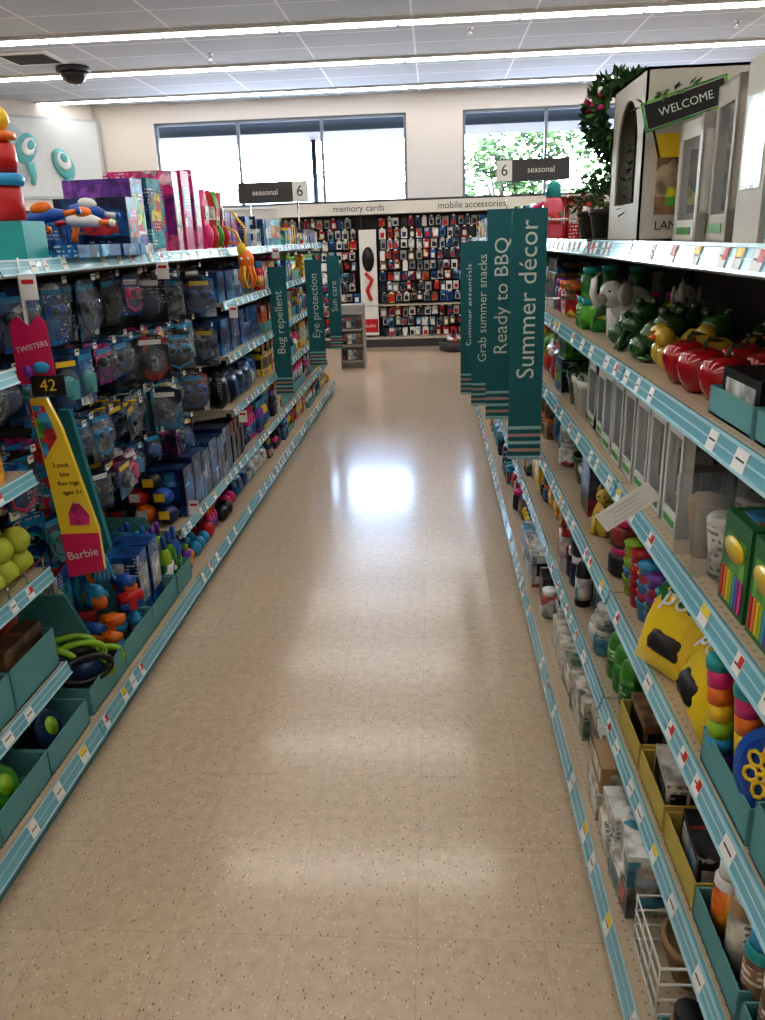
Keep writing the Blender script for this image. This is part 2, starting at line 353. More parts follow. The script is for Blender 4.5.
def lantern(mb,M,r,h,mt=None):
    mt=mt or lanternm
    mb.box((0,0,.008),(2*r,2*r,.016),mt,M); mb.box((0,0,h*.72),(2*r,2*r,.014),mt,M)
    for a in(-1,1):
        for c in(-1,1): mb.box((a*r*.88,c*r*.88,h*.36),(.012,.012,h*.72),mt,M)
    mb.lathe([(r*1.1,h*.72),(r*.5,h*.86),(r*.2,h*.9)],mt,M,4,False)
    mb.lathe([(r*.45,.016),(r*.45,h*.35),(.003,h*.36)],pm('candle_wax',(.75,.68,.5),.5),M,10)
def i_bottle(mb,M,r,h,b,lab,cap,seg=10):
    M=M@T(0,r,0)
    mb.lathe([(r*.92,0),(r,.01),(r,h*.6),(r*.85,h*.7),(r*.4,h*.78)],b,M,seg)
    mb.lathe([(r*1.02,h*.12),(r*1.02,h*.5)],lab,M,seg); mb.lathe([(r*.45,h*.77),(r*.45,h*.97),(r*.3,h)],cap,M,seg)
def i_spray(mb,M,r,h,b,lab,cap,seg=10):
    M=M@T(0,r,0)
    mb.lathe([(r*.95,0),(r,.006),(r,h*.78),(r*.75,h*.83)],b,M,seg); mb.lathe([(r*1.015,h*.1),(r*1.015,h*.7)],lab,M,seg)
    mb.lathe([(r*.8,h*.82),(r*.78,h*.97),(r*.6,h)],cap,M,seg)
def i_jar(mb,M,r,h,b,lid):
    M=M@T(0,r,0)
    mb.lathe([(r*.8,0),(r,h*.1),(r,h*.7),(r*.8,h*.8)],b,M,12); mb.lathe([(r*.85,h*.8),(r*.85,h),(r*.8,h*1.01)],lid,M,12)
def i_tube(mb,M,w,h,b,cap):
    prof=[(w/2,h),(w/2*.95,h*.6),(w/2*.8,h*.25),(w/2*.7,h*.2)][::-1]
    mb.lathe(prof,b,M@T(0,w*.35,0)@SC(1,.6,1),10); mb.lathe([(w*.36,0),(w*.36,h*.2)],cap,M@T(0,w*.35,0)@SC(1,.6,1),10)
def i_pot(mb,M,r,h,b,plant=None):
    M=M@T(0,r,0)
    mb.lathe([(r*.65,0),(r*.92,h*.8),(r,h*.8),(r,h),(r*.9,h),(r*.85,h*.85),(.002,h*.84)],b,M,14)
    if plant: leaves(mb,M@T(0,0,h),60,r*1.3,r*1.6,.035,[leaf1,leaf2])
def leaves(mb,M,n,rr,hh,sz,mats):
    for i in range(n):
        a=U(0,2*pi); e=U(0,1); p=Vector((rr*sin(e*1.5)*cos(a),rr*sin(e*1.5)*sin(a),hh*cos(e*1.5)*U(.3,1)))
        MM=M@T(*p)@RZ(a)@RY(U(-.9,.9))@RX(U(-.6,.6))
        mb.add([(0,0,0),(sz*.5,sz*.28,sz*.06),(sz,0,0),(sz*.5,-sz*.28,sz*.06)],[(0,1,2,3)],random.choice(mats),MM)
def i_blister(mb,M,w,h,card,prod,shell=True):
    mb.prism([(-w/2,-h),(w/2,-h),(w/2,-.02),(w*.2,0),(-w*.2,0),(-w/2,-.02)],0,.0015,card,M)
    mb.sph((0,-.004,-h*.56),(w*.32,.02,h*.2),prod,M,10,6); mb.box((w*.12,-.012,-h*.62),(w*.3,.02,h*.34),PR['silver'] if prod==black else prod,M)
    if shell: mb.sph((0,-.004,-h*.56),(w*.45,.034,h*.34),clear,M,10,6)
def i_goggles(mb,M,w,h,card,prod,shell=False):
    mb.prism([(-w/2,-h),(w/2,-h),(w/2,-.02),(w*.2,0),(-w*.2,0),(-w/2,-.02)],0,.0015,card,M)
    for q in(-1,1):
        mb.lathe([(w*.22,0),(w*.24,.012),(w*.2,.028),(w*.16,.03)],prod,M@T(q*w*.24,-.002,-h*.45)@RX(radians(90))@SC(1,.75,1),10)
        mb.lathe([(w*.15,.03),(w*.15,.032)],glassdark,M@T(q*w*.24,-.002,-h*.45)@RX(radians(90))@SC(1,.75,1),10)
    mb.tube([(-w*.45,-.01,-h*.45),(-w*.4,-.014,-h*.75),(0,-.016,-h*.88),(w*.4,-.014,-h*.75),(w*.45,-.01,-h*.45)],.006,prod,M,5)
    if shell: mb.pillow(w,h*.75,.07,clear,M@T(0,-.01,-h*.9),5)
def hook(mb,M,L):
    mb.tube([(0,L,.0),(0,-.02,0),(0,-.03,.01)],.0025,chrome,M,5)
    mb.box((0,-.032,.008),(.032,.002,.022),tagw,M); mb.box((0,-.0335,.012),(.02,.001,.006),tagr if R()<.3 else txtblack,M)
def tray(mb,M,w,d,h1,h2,mo,mi):
    t=.004
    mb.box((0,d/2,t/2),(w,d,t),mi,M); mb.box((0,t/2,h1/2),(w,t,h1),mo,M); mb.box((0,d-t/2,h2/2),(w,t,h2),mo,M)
    MM=M@RZ(radians(90))
    for q in(-1,1): mb.prism([(0,0),(d,0),(d,h2),(d*.45,h2),(d*.25,h1),(0,h1)],-q*(w/2)-t/2,-q*(w/2)+t/2,mo,MM)

CT={'summer':['blue','aqua','orange','yellow','white','multi','navy'],'toy':['blue','navy','aqua','purple','pink','multi','orange','red'],
    'pool':['navy','blue','navy','aqua','blue','white','orange','black'],'home':['white','brown','black','green','white','navy','red'],'bug':['green','orange','white','red','yellow','navy','black'],
    'bbq':['red','black','brown','yellow','white','navy','green'],'decor':['white','brown','green','black','aqua'],'pale':['white','cream','cream','brown','black']}
PL=[white,black,red,yellow,orange,green,blue,sky,teal,pink,purple,lime,navy]
def fill(name,side,y0,y1,z,hmax,kinds,cat,dmax=.4,xf=None,skip=.0,wsc=1.,pl=None):
    mb=MB(name); s=1 if side=='L' else -1; pl=pl or PL
    xf=(XL if side=='L' else XR) if xf is None else xf
    y=y0+.01
    while y<y1-.04:
        if R()<skip: y+=U(.03,.1); continue
        k=random.choice(kinds); n=random.choice([1,2,2,3]); m1=PR[random.choice(CT[cat])]; m2=PR[random.choice(CT[cat])]
        c1=random.choice(pl); c2=random.choice(pl); ins=U(.012,.06)
        if k=='box': w,h,d=U(.08,.2)*wsc,hmax*U(.5,.95),U(.06,.3)
        elif k=='thin': w,h,d=U(.09,.18)*wsc,hmax*U(.75,.97),U(.025,.05)
        elif k in('bottle','spray'): w,h,d=U(.045,.07),hmax*U(.65,.95),0
        elif k=='tube': w,h,d=U(.05,.065),hmax*U(.5,.7),0
        elif k=='jar': w,h,d=U(.07,.1),U(.08,.13),0
        elif k=='pot': w,h,d=U(.1,.15),U(.09,.14),0
        elif k=='bag': w,h,d=U(.14,.2),hmax*U(.6,.85),.08
        elif k=='ball': w,h,d=U(.07,.1),.08,0
        elif k=='tray': w,h,d=U(.18,.3),hmax*.55,.3
        elif k=='winbox': w,h,d=U(.13,.17),hmax*.93,.14
        if d==0: d=w
        for i in range(n):
            if y+w>y1: break
            yy=y+w/2
            rows=1 if k in('tray',) else max(1,min(int((dmax-ins)/(d+.006)),4 if k in('bottle','spray','tube','jar','pot','ball','thin') else 2))
            for r in range(rows):
                jit=U(-.08,.08) if k in('box','thin','bag') else 0
                M=FR(side,xf-s*(ins+r*(d+.006)),yy,z,jit)
                if k=='box':
                    i_box(mb,M,w,d,h,m1,m2)
                    if h<hmax*.68: i_box(mb,M@T(0,.01,h)@RZ(U(-.15,.15)),w*.9,d*.85,hmax*.9-h,m2,m1)
                elif k=='thin': i_box(mb,M,w,d,h,m1,m2)
                elif k=='bottle': i_bottle(mb,M,w/2,h,c1,m1,c2)
                elif k=='spray': i_spray(mb,M,w/2,h,c1,m1,c2)
                elif k=='tube': i_tube(mb,M,w,h,m1,c2)
                elif k=='jar':
                    i_jar(mb,M,w/2,h,m1,c2)
                    if hmax>.2 and (i+r)%2==0 and 2*h<hmax: i_jar(mb,M@T(0,0,h),w/2,h,m1,c2)
                elif k=='pot': i_pot(mb,M,w/2,h,random.choice([ceramic_w,kraft,ceramic_g,teal]),R()<.6)
                elif k=='bag': mb.pillow(w,h,d,m1,M@T(0,d/2,0)@RX(radians(-8)))
                elif k=='ball': mb.sph((0,w/2,w/2),w/2,c1,M)
                elif k=='winbox': i_winbox(mb,M,w,d,h,white,lantern)
                elif k=='tray':
                    tray(mb,M,w,d,h*.55,h,tealcard,tealcard_in)
                    for q in range(int(w/.055)):
                        for q2 in range(3):
                            MM=M@T(-w/2+.035+q*.055,.02+q2*.09,.006)
                            if n%2: i_spray(mb,MM,.024,hmax*.8,c1,m1,c2,8)
                            else: i_box(mb,MM,.046,.06,hmax*.75,m1,m2)
            y+=w+.006
        y+=U(.004,.02)
    mb.build()
DK=.011
for i in range(4,8):
    a,c=LB[i],LB[i+1]
    cat='pool' if i==4 else ('bug' if i<6 else 'summer')
    nm='boxed_pool_toys' if i==4 else 'sunscreen_bottles' if i>5 else 'insect_repellent_bottles'
    for z,h in((.123,.16),(.33+DK,.27),(.66+DK,.25),(.97+DK,.24),(1.27+DK,.23)):
        ks=(['box','box','thin','bag'] if z>.5 else ['box','bottle','ball','bag']) if i==4 else ['bottle','spray','box','tube','tray']
        fill(nm,'L',a+.02,c-.02,z,h,ks,cat,xf=-1.205 if z<.2 else None)
for i in(5,6,7): fill('boxed_stock','L',LB[i]+.02,LB[i+1]-.02,1.571,[0,0,0,0,0,.22,.16,.14][i],['box','thin','box'],'pool' if i==5 else 'summer')
mb=MB('boxed_swim_sets')
for i in range(6):
    for r in range(2):
        M=FR('L',XL-.012-r*.2,3.66+i*.155,.341); i_box(mb,M,.145,.19,.24+.02*(i%2),PR['navy'],PR['blue'] if i%3==0 else PR['navy'])
mb.build()
fill('boxed_pool_toys','L',3.44,4.5,.123,.17,['box','bottle','ball'],'toy',xf=-1.205)
mb=MB('bagged_ball_packs')
for i,(x,y,z) in enumerate([(-1.33,3.5,.39),(-1.44,3.51,.39),(-1.56,3.5,.39),(-1.35,3.52,.47),(-1.47,3.52,.47),(-1.6,3.51,.47),(-1.4,3.53,.54),(-1.54,3.53,.54),(-1.68,3.5,.39)]):
    mb.sph((x,y,z),(.052,.05,.045),[navy,orange,black,blue,red,navy,black,blue,orange][i],None,14,9); mb.box((x,y-.052,z+.01),(.05,.002,.04),[yellow,tagw,red][i%3])
mb.build()
mb=MB('hanging_swim_goggle_packs')
for z in(1.49,1.24,.98,.76):
    y=2.3
    while y<4.45:
        xx=-1.38+U(-.08,.04); w=U(.1,.16); h=U(.15,.22)
        hook(mb,FR('L',xx+.02,y,z),.36)
        cm=PR[random.choice(['navy','black','aqua','blue','silver','navy','silver','black','pink'] if z<1.3 else ['navy','black','silver','blue'])]; pc=random.choice([navy,blue,black,navy,sky,black,black,pink,teal])
        kind=R(); far=R()
        for q in range(3):
            M=FR('L',xx-.07*q,y+U(-.01,.01),z-.004,U(-.6,.2))@RY(U(-.08,.08))
            (i_goggles if kind<.5 else i_blister)(mb,M,w,h,cm,pc,q==0)
            mb.box((0,-.002,-.03),(w*.8,.002,.02),[tagw,sky,yellow,sky][int(far*4)],M)
        y+=w+U(.02,.05)
mb.build()
mb=MB('hanging_snorkel_packs')
for k,(x,y,z) in enumerate([(-1.33,3.6,1.48),(-1.36,3.95,1.46),(-1.3,4.3,1.44),(-1.35,3.6,1.22),(-1.34,3.95,1.2),(-1.3,4.3,1.18),(-1.35,3.7,.96),(-1.33,4.1,.97),(-1.5,3.5,1.48),(-1.52,3.5,1.2),(-1.5,3.55,.95),(-1.66,3.45,1.45),(-1.66,3.45,1.1)]):
    M=FR('C',x,y,z,U(-.2,.5))
    (i_goggles if k%3 else i_blister)(mb,M,.16,.21,PR[['black','silver','navy','black'][k%4]],[navy,black,blue,black,sky][k%5],True)
    mb.box((0,-.003,-.035),(.1,.002,.022),[tagw,sky,yellow][k%3],M)
    hook(mb,FR('L',x+.02,y,z+.003),x+1.76)
mb.build()
mb=MB('cardboard_display_tray')
for y in(2.37,2.68,2.99,3.26): tray(mb,FR('L',-1.2,y,.124),.3 if y<3.1 else .2,.42,.1,.3,tealcard,tealcard_in)
mb.build()
mb=MB('boxed_bubble_toys')
for k,(x,y) in enumerate([(-1.25,2.92),(-1.25,3.06),(-1.42,2.92),(-1.42,3.06)]): i_box(mb,FR('L',x,y,.13,.05),.13,.15,.3,PR['blue'],PR['white'])
for y in(2.62,2.76): i_box(mb,FR('L',-1.44,y,.13),.13,.14,.36,PR['blue'],PR['aqua'])
mb.build()
def blaster(mb,M,c1,c2,s=1.):
    M=M@SC(s,s,s)
    mb.tube([(-.09,0,.05),(-.06,0,.055),(.03,0,.055),(.07,0,.05)],[.02,.03,.028,.018],c1,M,10)
    mb.tube([(.07,0,.05),(.13,0,.05)],[.013,.011],c2,M,8); mb.tube([(.125,0,.05),(.14,0,.05)],[.018,.015],c1,M,8)
    mb.tube([(-.05,0,.04),(-.075,0,-.02),(-.08,0,-.04)],[.014,.015,.017],c2,M,8); mb.tube([(-.02,0,.03),(-.01,0,.0),(-.045,0,-.005)],.005,c2,M,6)
    mb.sph((-.01,0,.09),(.045,.024,.026),c2,M)
mb=MB('foam_dive_blocks')
for i in range(12):
    M=T(-1.27+U(-.04,.03)-.1*(i//6),2.68+U(-.12,.12),.17+.055*(i%5))@RZ(U(-1,1))@RX(U(-.4,.4))
    c=[orange,sky,blue,orange][i%4]; c2=[sky,orange,red,blue][i%4]
    for q in range(2): mb.tube([(-.045,0,q*.03),(.045,0,q*.03)],[.024,.024],[c,c2][q],M,8)
    mb.box((0,0,.015),(.03,.056,.06),c2,M)
mb.build()
mb=MB('dive_ring_packs')
for i in range(14):
    M=T(-1.26+U(-.03,.02)-.06*(i//5),2.38+U(-.1,.1),.2+.025*(i%4))@RZ(U(-.3,.9))@RX(U(1.1,1.6))
    mb.tube([(.085*cos(t*pi/8),.042*sin(t*pi/8),0) for t in range(17)],.012,[lime,green,black,lime][i%4],M,8)
    mb.lathe([(.06,0),(.06,.004)],[black,PR['green'],navy][i%3],M@SC(1,.5,1),14)
mb.build()
mb=MB('bubble_bottles')
for i in range(3):
    for j in range(4): i_bottle(mb,FR('L',-1.23-.07*j,3.2+.065*i,.13),.028,.26+.02*(j%2),[lime,green,blue][(i+j)%3],PR['green'],[blue,purple,sky][j%3])
mb.build()
AY=(2.04,1.76,1.48,1.2)
mb=MB('cardboard_display_tray')
for y in AY: tray(mb,FR('L',XL-.012,y,.342),.27,.42,.13,.27,tealcard,tealcard_in)
for y in AY: tray(mb,FR('L',-1.195,y,.124),.27,.42,.09,.165,tealcard,tealcard_in)
mb.build()
mb=MB('boxed_card_games')
for y in AY:
    for q in range(5): i_box(mb,FR('L',XL-.035-.07*q,y,.348),.22,.055,U(.15,.22),PR[['brown','red','brown','black','red'][q]],PR['brown'])
mb.build()
mb=MB('flying_disc_packs')
for y in AY:
    for q in range(5):
        mb.lathe([(.002,.012),(.05,.012),(.062,.006),(.068,-.006),(.062,-.006),(.058,.0)][::-1],[navy,black,green,black,red][(q+int(y*10))%5],T(-1.26-.05*q,y,.2)@RY(radians(65)),20)
        mb.lathe([(.03,.013),(.03,.015)],lime,T(-1.26-.05*q,y,.2)@RY(radians(65)),14)
mb.build()
tgm=pm('tennis_green',(.45,.5,.06),.7)
mb=MB('play_balls')
for i in range(60):
    x=-1.31-.085*(i%4)+U(-.01,.01); y=2.14-.088*((i//4)%9); z=.713+.07*(i//36)
    mb.sph((x,y,z),.041,tgm,None,14,9)
mb.build()
fill('racket_sets','L',1.0,2.17,.981,.25,['thin','box','ball'],'toy')
fill('boxed_toys','L',1.0,2.17,1.281,.24,['thin','box'],'toy')
mb=MB('ball_bin_rail'); 
for z in(.71,): mb.tube([(-1.255,1.02,z),(-1.255,2.18,z)],.004,chrome)
for i in range(12): mb.tube([(-1.255,1.03+i*.104,.668),(-1.255,1.03+i*.104,.71)],.003,chrome)
mb.build()
mb=MB('hanging_kite_pack'); M=FR('C',-1.225,2.33,0,.1)
mb.tube([(-.03,0,1.55),(-.03,0,1.18)],.004,white,M)
P=[(-.06,1.17),(-.01,1.17),(.02,1.08),(.085,.74),(.085,.6),(-.03,.58),(-.035,.74)]
mb.prism(P,0,.02,pm('kite_yellow',(.8,.58,.05),.3),M)
mb.prism([(-.035,.73),(.085,.73),(.085,.6),(-.03,.58)],-.003,0,pm('card_magenta',(.6,.02,.12),.4),M)
mb.prism([(-.055,1.15),(-.02,1.15),(.005,1.05),(-.045,.98)],-.003,0,PR['multi'],M)
mb.text('Barbie',M@T(.025,-.005,.66)@TXT['C']@RZ(.15),.04,white)
for k,zz in enumerate((.96,.93,.9,.87)): mb.text(['2 pack','kite','flies high','ages 5+'][k],M@T(.0+.008*k,-.002,zz)@TXT['C'],.02,txtblack)
mb.prism([(.0,.76),(.06,.76),(.065,.79),(.04,.83),(.02,.84),(.0,.8)],-.003,0,PR['pink'],M)
mb.build()
mb=MB('hanging_kite_pack'); M=FR('C',-1.27,2.5,0,-.1)
mb.prism([(-.02,1.1),(.02,1.1),(.09,.62),(.02,.52),(-.02,.62)],0,.02,pm('kite_teal',(.03,.2,.26),.3),M)
for q in range(5): mb.tube([(.02+.01*q,0,.6),(.01+.02*q,.0,.5)],.006,sky,M)
mb.build()
mb=MB('hanging_kite_pack'); M=FR('C',-1.36,2.5,0,.1)
mb.prism([(-.02,1.12),(.03,1.12),(.06,.62),(-.04,.5),(-.06,.62)],0,.02,PR['multi'],M); mb.build()
mb=MB('hanging_toy_card'); M=FR('C',-1.235,2.3,0,.08)
mb.prism([(-.06,1.22),(.055,1.22),(.05,1.4),(.03,1.42),(.0,1.39),(-.03,1.42),(-.055,1.4)],0,.004,pm('card_magenta',(.6,.02,.12),.4),M)
mb.text('TWISTERS',M@T(0,-.003,1.33)@TXT['C']@RZ(.2),.022,white); mb.sph((.02,-.01,1.27),(.025,.012,.018),sky,M); mb.sph((-.02,-.01,1.26),(.015,.01,.018),purple,M)
mb.tube([(0,.002,1.58),(0,.002,1.4)],.003,white,M)
mb.box((.03,-.004,1.215),(.1,.004,.06),txtblack,M); mb.text('42',M@T(.03,-.007,1.215)@TXT['C'],.05,yellow)
mb.build()
mb=MB('price_flag_cards')
for x,y,z in((-1.2,3.45,1.5),(-1.2,4.6,1.23),(-1.2,4.6,.62),(-1.2,3.5,.42),(-1.2,6.0,1.52),(-1.2,2.27,1.5)):
    mb.box((x,y,z),(.05,.002,.07),tagw,RZ(0)); mb.box((x,y-.002,z+.015),(.035,.001,.012),tagr)
mb.build()
ZT=1.571
mb=MB('stacking_toy_tower'); M=T(-1.34,2.5,ZT)@SC(1.12,1.12,1.12)
mb.box((0,0,.05),(.13,.13,.1),teal,M)
mb.lathe([(.04,.1),(.045,.11),(.045,.18),(.04,.19)],red,M,16); mb.lathe([(.05,.19),(.055,.2),(.055,.21),(.05,.22)],sky,M,16)
mb.lathe([(.038,.22),(.045,.25),(.045,.29),(.03,.3)],red,M,16); mb.lathe([(.03,.3),(.05,.305),(.05,.32),(.03,.325)],orange,M,16); mb.sph((0,0,.355),(.042,.042,.036),yellow,M); mb.build()
mb=MB('boxed_water_blasters')
for i,(x,y,z,c1,c2) in enumerate([(-1.33,2.75,.09,blue,orange),(-1.31,3.0,.08,white,orange),(-1.38,3.2,.12,blue,white),(-1.5,2.85,.07,orange,blue),(-1.5,3.05,.07,sky,red)]):
    blaster(mb,T(x,y,ZT+z)@RZ(U(-.3,.3))@RX(.2)@RY(U(-.2,.3)),c1,c2,.8)
for y in (2.72,2.92,3.12,3.3): mb.box((-1.35,y,ZT+.02),(.3,.17,.04),PR['blue']); mb.box((-1.5,y,ZT+.08),(.03,.17,.16),PR['navy' if y<3 else 'blue'])
mb.build()
mb=MB('boxed_dolls')
for k,(y,c,h) in enumerate([(3.42,'navy',.22),(3.56,'purple',.3),(3.72,'aqua',.31),(3.86,'pink',.3)]): i_box(mb,FR('L',-1.29-.02*(k%2),y,ZT,U(-.15,.15)),.12,.3,h,PR[c],PR['multi'])
mb.build()
mb=MB('pink_toy_boxes')
for k,y in enumerate((4.02,4.18,4.36)): i_box(mb,FR('L',-1.28,y,ZT,U(-.1,.1)),.13,.32,.36+.015*k,[PR['pink'],pm('magenta_card',(.5,.02,.16),.35),PR['pink']][k],PR[['white','purple','white'][k]])
mb.build()
mb=MB('foam_swim_fins')
for k,y in enumerate((4.55,4.66,4.78,4.9)):
    c=[pink,red,green,red][k]; M=FR('L',-1.29,y,ZT,U(-.5,.1))
    mb.prism([(-.035,0),(.035,0),(.03,.1),(.045,.22),(.0,.31),(-.045,.22),(-.03,.1)],0,.03,c,M); mb.sph((0,-.002,.07),(.03,.03,.06),c,M)
    mb.box((0,-.004,.19),(.05,.006,.07),PR['white'],M)
mb.build()
fill('boxed_toys','L',5.0,5.65,ZT,.22,['box','thin'],'toy')
mb=MB('orange_squid_toy'); M=T(-1.17,4.9,1.5)
mb.sph((0,0,0),(.05,.04,.06),orange,M); mb.sph((-.02,0,.06),(.03,.03,.04),yellow,M)
for q in range(7):
    a=q*pi/3.5; mb.tube([(.03*cos(a),.03*sin(a),-.03),(.05*cos(a),.04*sin(a),-.1),(.03*cos(a+.5),.03*sin(a),-.16)],[.012,.01,.005],[orange,yellow][q%2],M)
for q in(-1,1): mb.sph((q*.02,-.036,.01),.009,white,M)
mb.tube([(0,0,.05),(-.05,0,.16),(-.13,0,.2)],.008,yellow,M); mb.tube([(0,0,.05),(.01,0,.18),(-.06,0,.27)],.008,yellow,M); mb.tube([(0,0,.05),(-.04,0,.1),(-.14,0,.1)],.008,orange,M)
mb.build()

# ------------------------------------------------------------ right gondola stock
XB=.34
for i in range(3,9):
    a,c=RB[i]+.02,RB[i+1]-.02
    cat='bbq' if i<5 else 'summer'
    for z,h in((.124,.16),(.341,.27),(.671,.25),(.981,.24),(1.281,.23)):
        fill('barbecue_supplies' if i<5 else 'summer_snacks','R',a,c,z,h,['bottle','box','bag','jar','spray'],cat,xf=XB+.01 if z<.2 else None)
    fill('boxed_stock','R',a+(.45 if i==3 else 0),c,ZT,.2,['box','thin'],cat)
PALE=[white,white,black,kraft,ceramic_w,green,red]
fill('garden_lantern_boxes','R',2.42,3.18,.981,.24,['box','pot','winbox'],'decor')
fill('ceramic_planters','R',2.7,3.18,1.281,.22,['pot','jar','pot'],'decor')
fill('candle_jars','R',2.07,2.35,.671,.24,['jar','pot','jar'],'home')
fill('picnic_goods','R',2.6,3.18,.671,.24,['box','bag','pot'],'home')
fill('barbecue_tools','R',2.22,3.18,.341,.26,['jar','box','bottle','bag'],'home',pl=PALE)
fill('boxed_patio_goods','R',1.9,3.18,.124,.18,['box','box','jar','bag'],'pale',xf=XB+.01,pl=PALE)
def wreath(mb,M,r,n,s=1.):
    mb.tube([(r*cos(t*pi/12),0,r*sin(t*pi/12)) for t in range(25)],.018*s,leaf1,M,6)
    for i in range(n):
        a=U(0,2*pi); q=U(0,2*pi); rr=r+.03*s*cos(q)
        MM=M@T(rr*cos(a),.03*s*sin(q),rr*sin(a))@RY(-a+U(-1,1))@RX(U(-1,1))@RZ(U(-1,1))@SC(s,s,s)
        mb.add([(0,0,0),(.015,.01,.003),(.034,0,0),(.015,-.01,.003)],[(0,1,2,3)],random.choice([leaf1,leaf1,leaf2]),MM)
mb=MB('boxwood_wreath'); wreath(mb,T(.475,2.47,1.9)@RZ(.25),.078,800,.9)
mb.tube([(.475,2.51,ZT),(.475,2.51,1.97)],.005,txtblack); mb.tube([(.4,2.51,ZT+.004),(.55,2.51,ZT+.004)],.005,txtblack)
for q in range(7): mb.sph((.39+U(-.02,.02),2.45+U(-.03,.03),1.92+U(-.03,.03)),.009,redglass if q%2 else pink)
mb.build()
cardc=pm('display_carton_white',(.52,.5,.46),.6)
def archpanel(mb,w,h,M,mat,ww,zb,zt):
    n=10; hr=ww/2; zc=zt-hr
    arc=[(hr*cos(pi*i/n),zc+hr*sin(pi*i/n)) for i in range(n+1)]
    mb.prism([(hr,zb),(w/2,0),(w/2,h),(0,h)]+[p for p in arc[:n//2+1]][::-1],0,.005,mat,M)
    mb.prism([(-w/2,0),(-hr,zb)]+arc[n//2:][::-1]+[(0,h),(-w/2,h)],0,.005,mat,M)
    mb.prism([(-w/2,0),(w/2,0),(hr,zb),(-hr,zb)],0,.005,mat,M)
mb=MB('garden_arch_box')
w,d,h=.34,.42,.375; t=.006; bx,by=.435,2.22
M=FR('R',bx,by,ZT,0)
mb.box((0,d-t/2,h/2),(w,t,h),cardc,M); mb.box((0,d/2,t/2),(w,d,t),cardc,M); mb.box((0,d/2,h-t/2),(w,d,t),cardc,M)
archpanel(mb,w,h,M,cardc,.22,.09,.33)
mb.box((bx+d/2,by-w/2+.003,ZT+h/2),(d,.006,h),cardc); mb.box((bx+d/2,by+w/2-.003,ZT+h/2),(d,.006,h),cardc)
mb.box((bx+.12,by-w/2-.001,ZT+.13),(.17,.002,.14),PR['brown']); mb.box((bx+.06,by-w/2-.002,ZT+.21),(.06,.002,.05),yellow); mb.box((bx+.1,by-w/2-.002,ZT+.1),(.08,.002,.04),PR['green'])
mb.box((0,.06,h/2),(w-.02,.008,h-.02),txtblack,M)
leaves(mb,M@T(0,.03,.06),70,.03,.2,.022,[leaf1,leaf2])
mb.text('LANTERN',T(bx+.1,by-w/2-.002,ZT+.035)@TXT['C'],.028,txtblack)
mb.build()
mb=MB('solar_lantern_boxes')
for k,(y,h) in enumerate(((1.9,.25),(1.72,.29))):
    M=FR('R',.5+.01*(k%2),y,ZT,U(-.1,.02)); i_winbox(mb,M,.16,.28,h,cardc if k%2 else white,lantern)
    mb.box((.081,.14,.03),(.002,.24,.03),[green,PR['green']][k],M); mb.box((.079,.14,h*.5),(.001,.26,h*.9),clear,M); mb.text('LANTERN',T(.58,y-.086,ZT+.065)@TXT['C'],.022,txtblack)
for k,(y,h,c) in enumerate(((1.53,.3,'white'),(1.38,.31,'aqua'),(1.24,.31,'white'))): i_box(mb,FR('R',.5,y,ZT),.12,.32,h,cardc if k!=1 else PR['aqua'],PR[c])
mb.text('solar light',T(.6,1.4685,ZT+.25)@TXT['C'],.028,txtblack)
mb.build()
mb=MB('welcome_garden_sign'); M=T(.52,1.985,1.81)@RZ(-.1)@RY(-.28)
mb.box((0,0,.05),(.17,.008,.05),txtblack,M)
for q in(-1,1): mb.box((0,-.003,.05+q*.029),(.18,.01,.004),PR['green'],M); mb.box((q*.09,-.003,.05),(.004,.01,.062),PR['green'],M)
mb.text('WELCOME',M@T(0,-.006,.05)@TXT['C'],.024,signtxt)
mb.tube([(-.075,0,.02),(-.075,0.0,-.04)],.003,txtblack,M); mb.tube([(.075,0,.02),(.075,0.0,-.06)],.003,txtblack,M)
leaves(mb,M@T(-.03,.01,.075),26,.06,.015,.025,[leaf1,leaf2])
mb.build()
mb=MB('potted_greenery')
for x,y,h in((.56,2.75,.3),(.54,3.0,.24),(.7,2.8,.36),(.55,3.3,.2)):
    i_pot(mb,FR('R',x-.05,y,ZT),.055,.1,txtblack); leaves(mb,T(x,y,ZT+.1),150,.07,h-.07,.035,[leaf1,leaf2,leaf1])
mb.build()
mb=MB('drink_dispenser'); M=T(.46,3.68,ZT)
mb.lathe([(.035,0),(.045,.02),(.045,.14),(.03,.17)],pm('pink_glass',(.6,.1,.16),.15),M,16); mb.lathe([(.032,.17),(.032,.22),(.01,.235)],teal,M,16); mb.lathe([(.047,.06),(.047,.11)],PR['multi'],M,16)
mb.tube([(-.04,0,.04),(-.085,0,.08),(-.085,0,.13),(-.04,0,.15)],.008,pink,M)
mb.build()
def elephant(mb,M,s):
    M=M@SC(s,s,s)
    mb.sph((0,0,.1),(.075,.05,.055),ceramic_w,M,16,10); mb.sph((-.08,0,.135),(.04,.036,.04),ceramic_w,M,14,8)
    for q in(-1,1):
        mb.sph((-.065,q*.042,.135),(.03,.008,.036),ceramic_w,M)
        for x in(-.045,.05): mb.tube([(x,q*.028,.09),(x,q*.028,.0)],[.024,.02],ceramic_w,M,8)
        mb.sph((-.108,q*.02,.145),.004,txtblack,M)
    mb.tube([(-.11,0,.125),(-.14,0,.11),(-.155,0,.14),(-.15,0,.18),(-.135,0,.2)],[.018,.014,.012,.01,.009],ceramic_w,M,8)
    mb.tube([(.07,0,.12),(.09,0,.1),(.09,0,.07)],.005,ceramic_w,M)
mb=MB('elephant_figurine'); elephant(mb,T(.56,2.58,1.281)@RZ(.5),1.0); mb.build()
mb=MB('elephant_figurine'); elephant(mb,T(.74,2.6,1.281)@RZ(1.1),.9); mb.build()
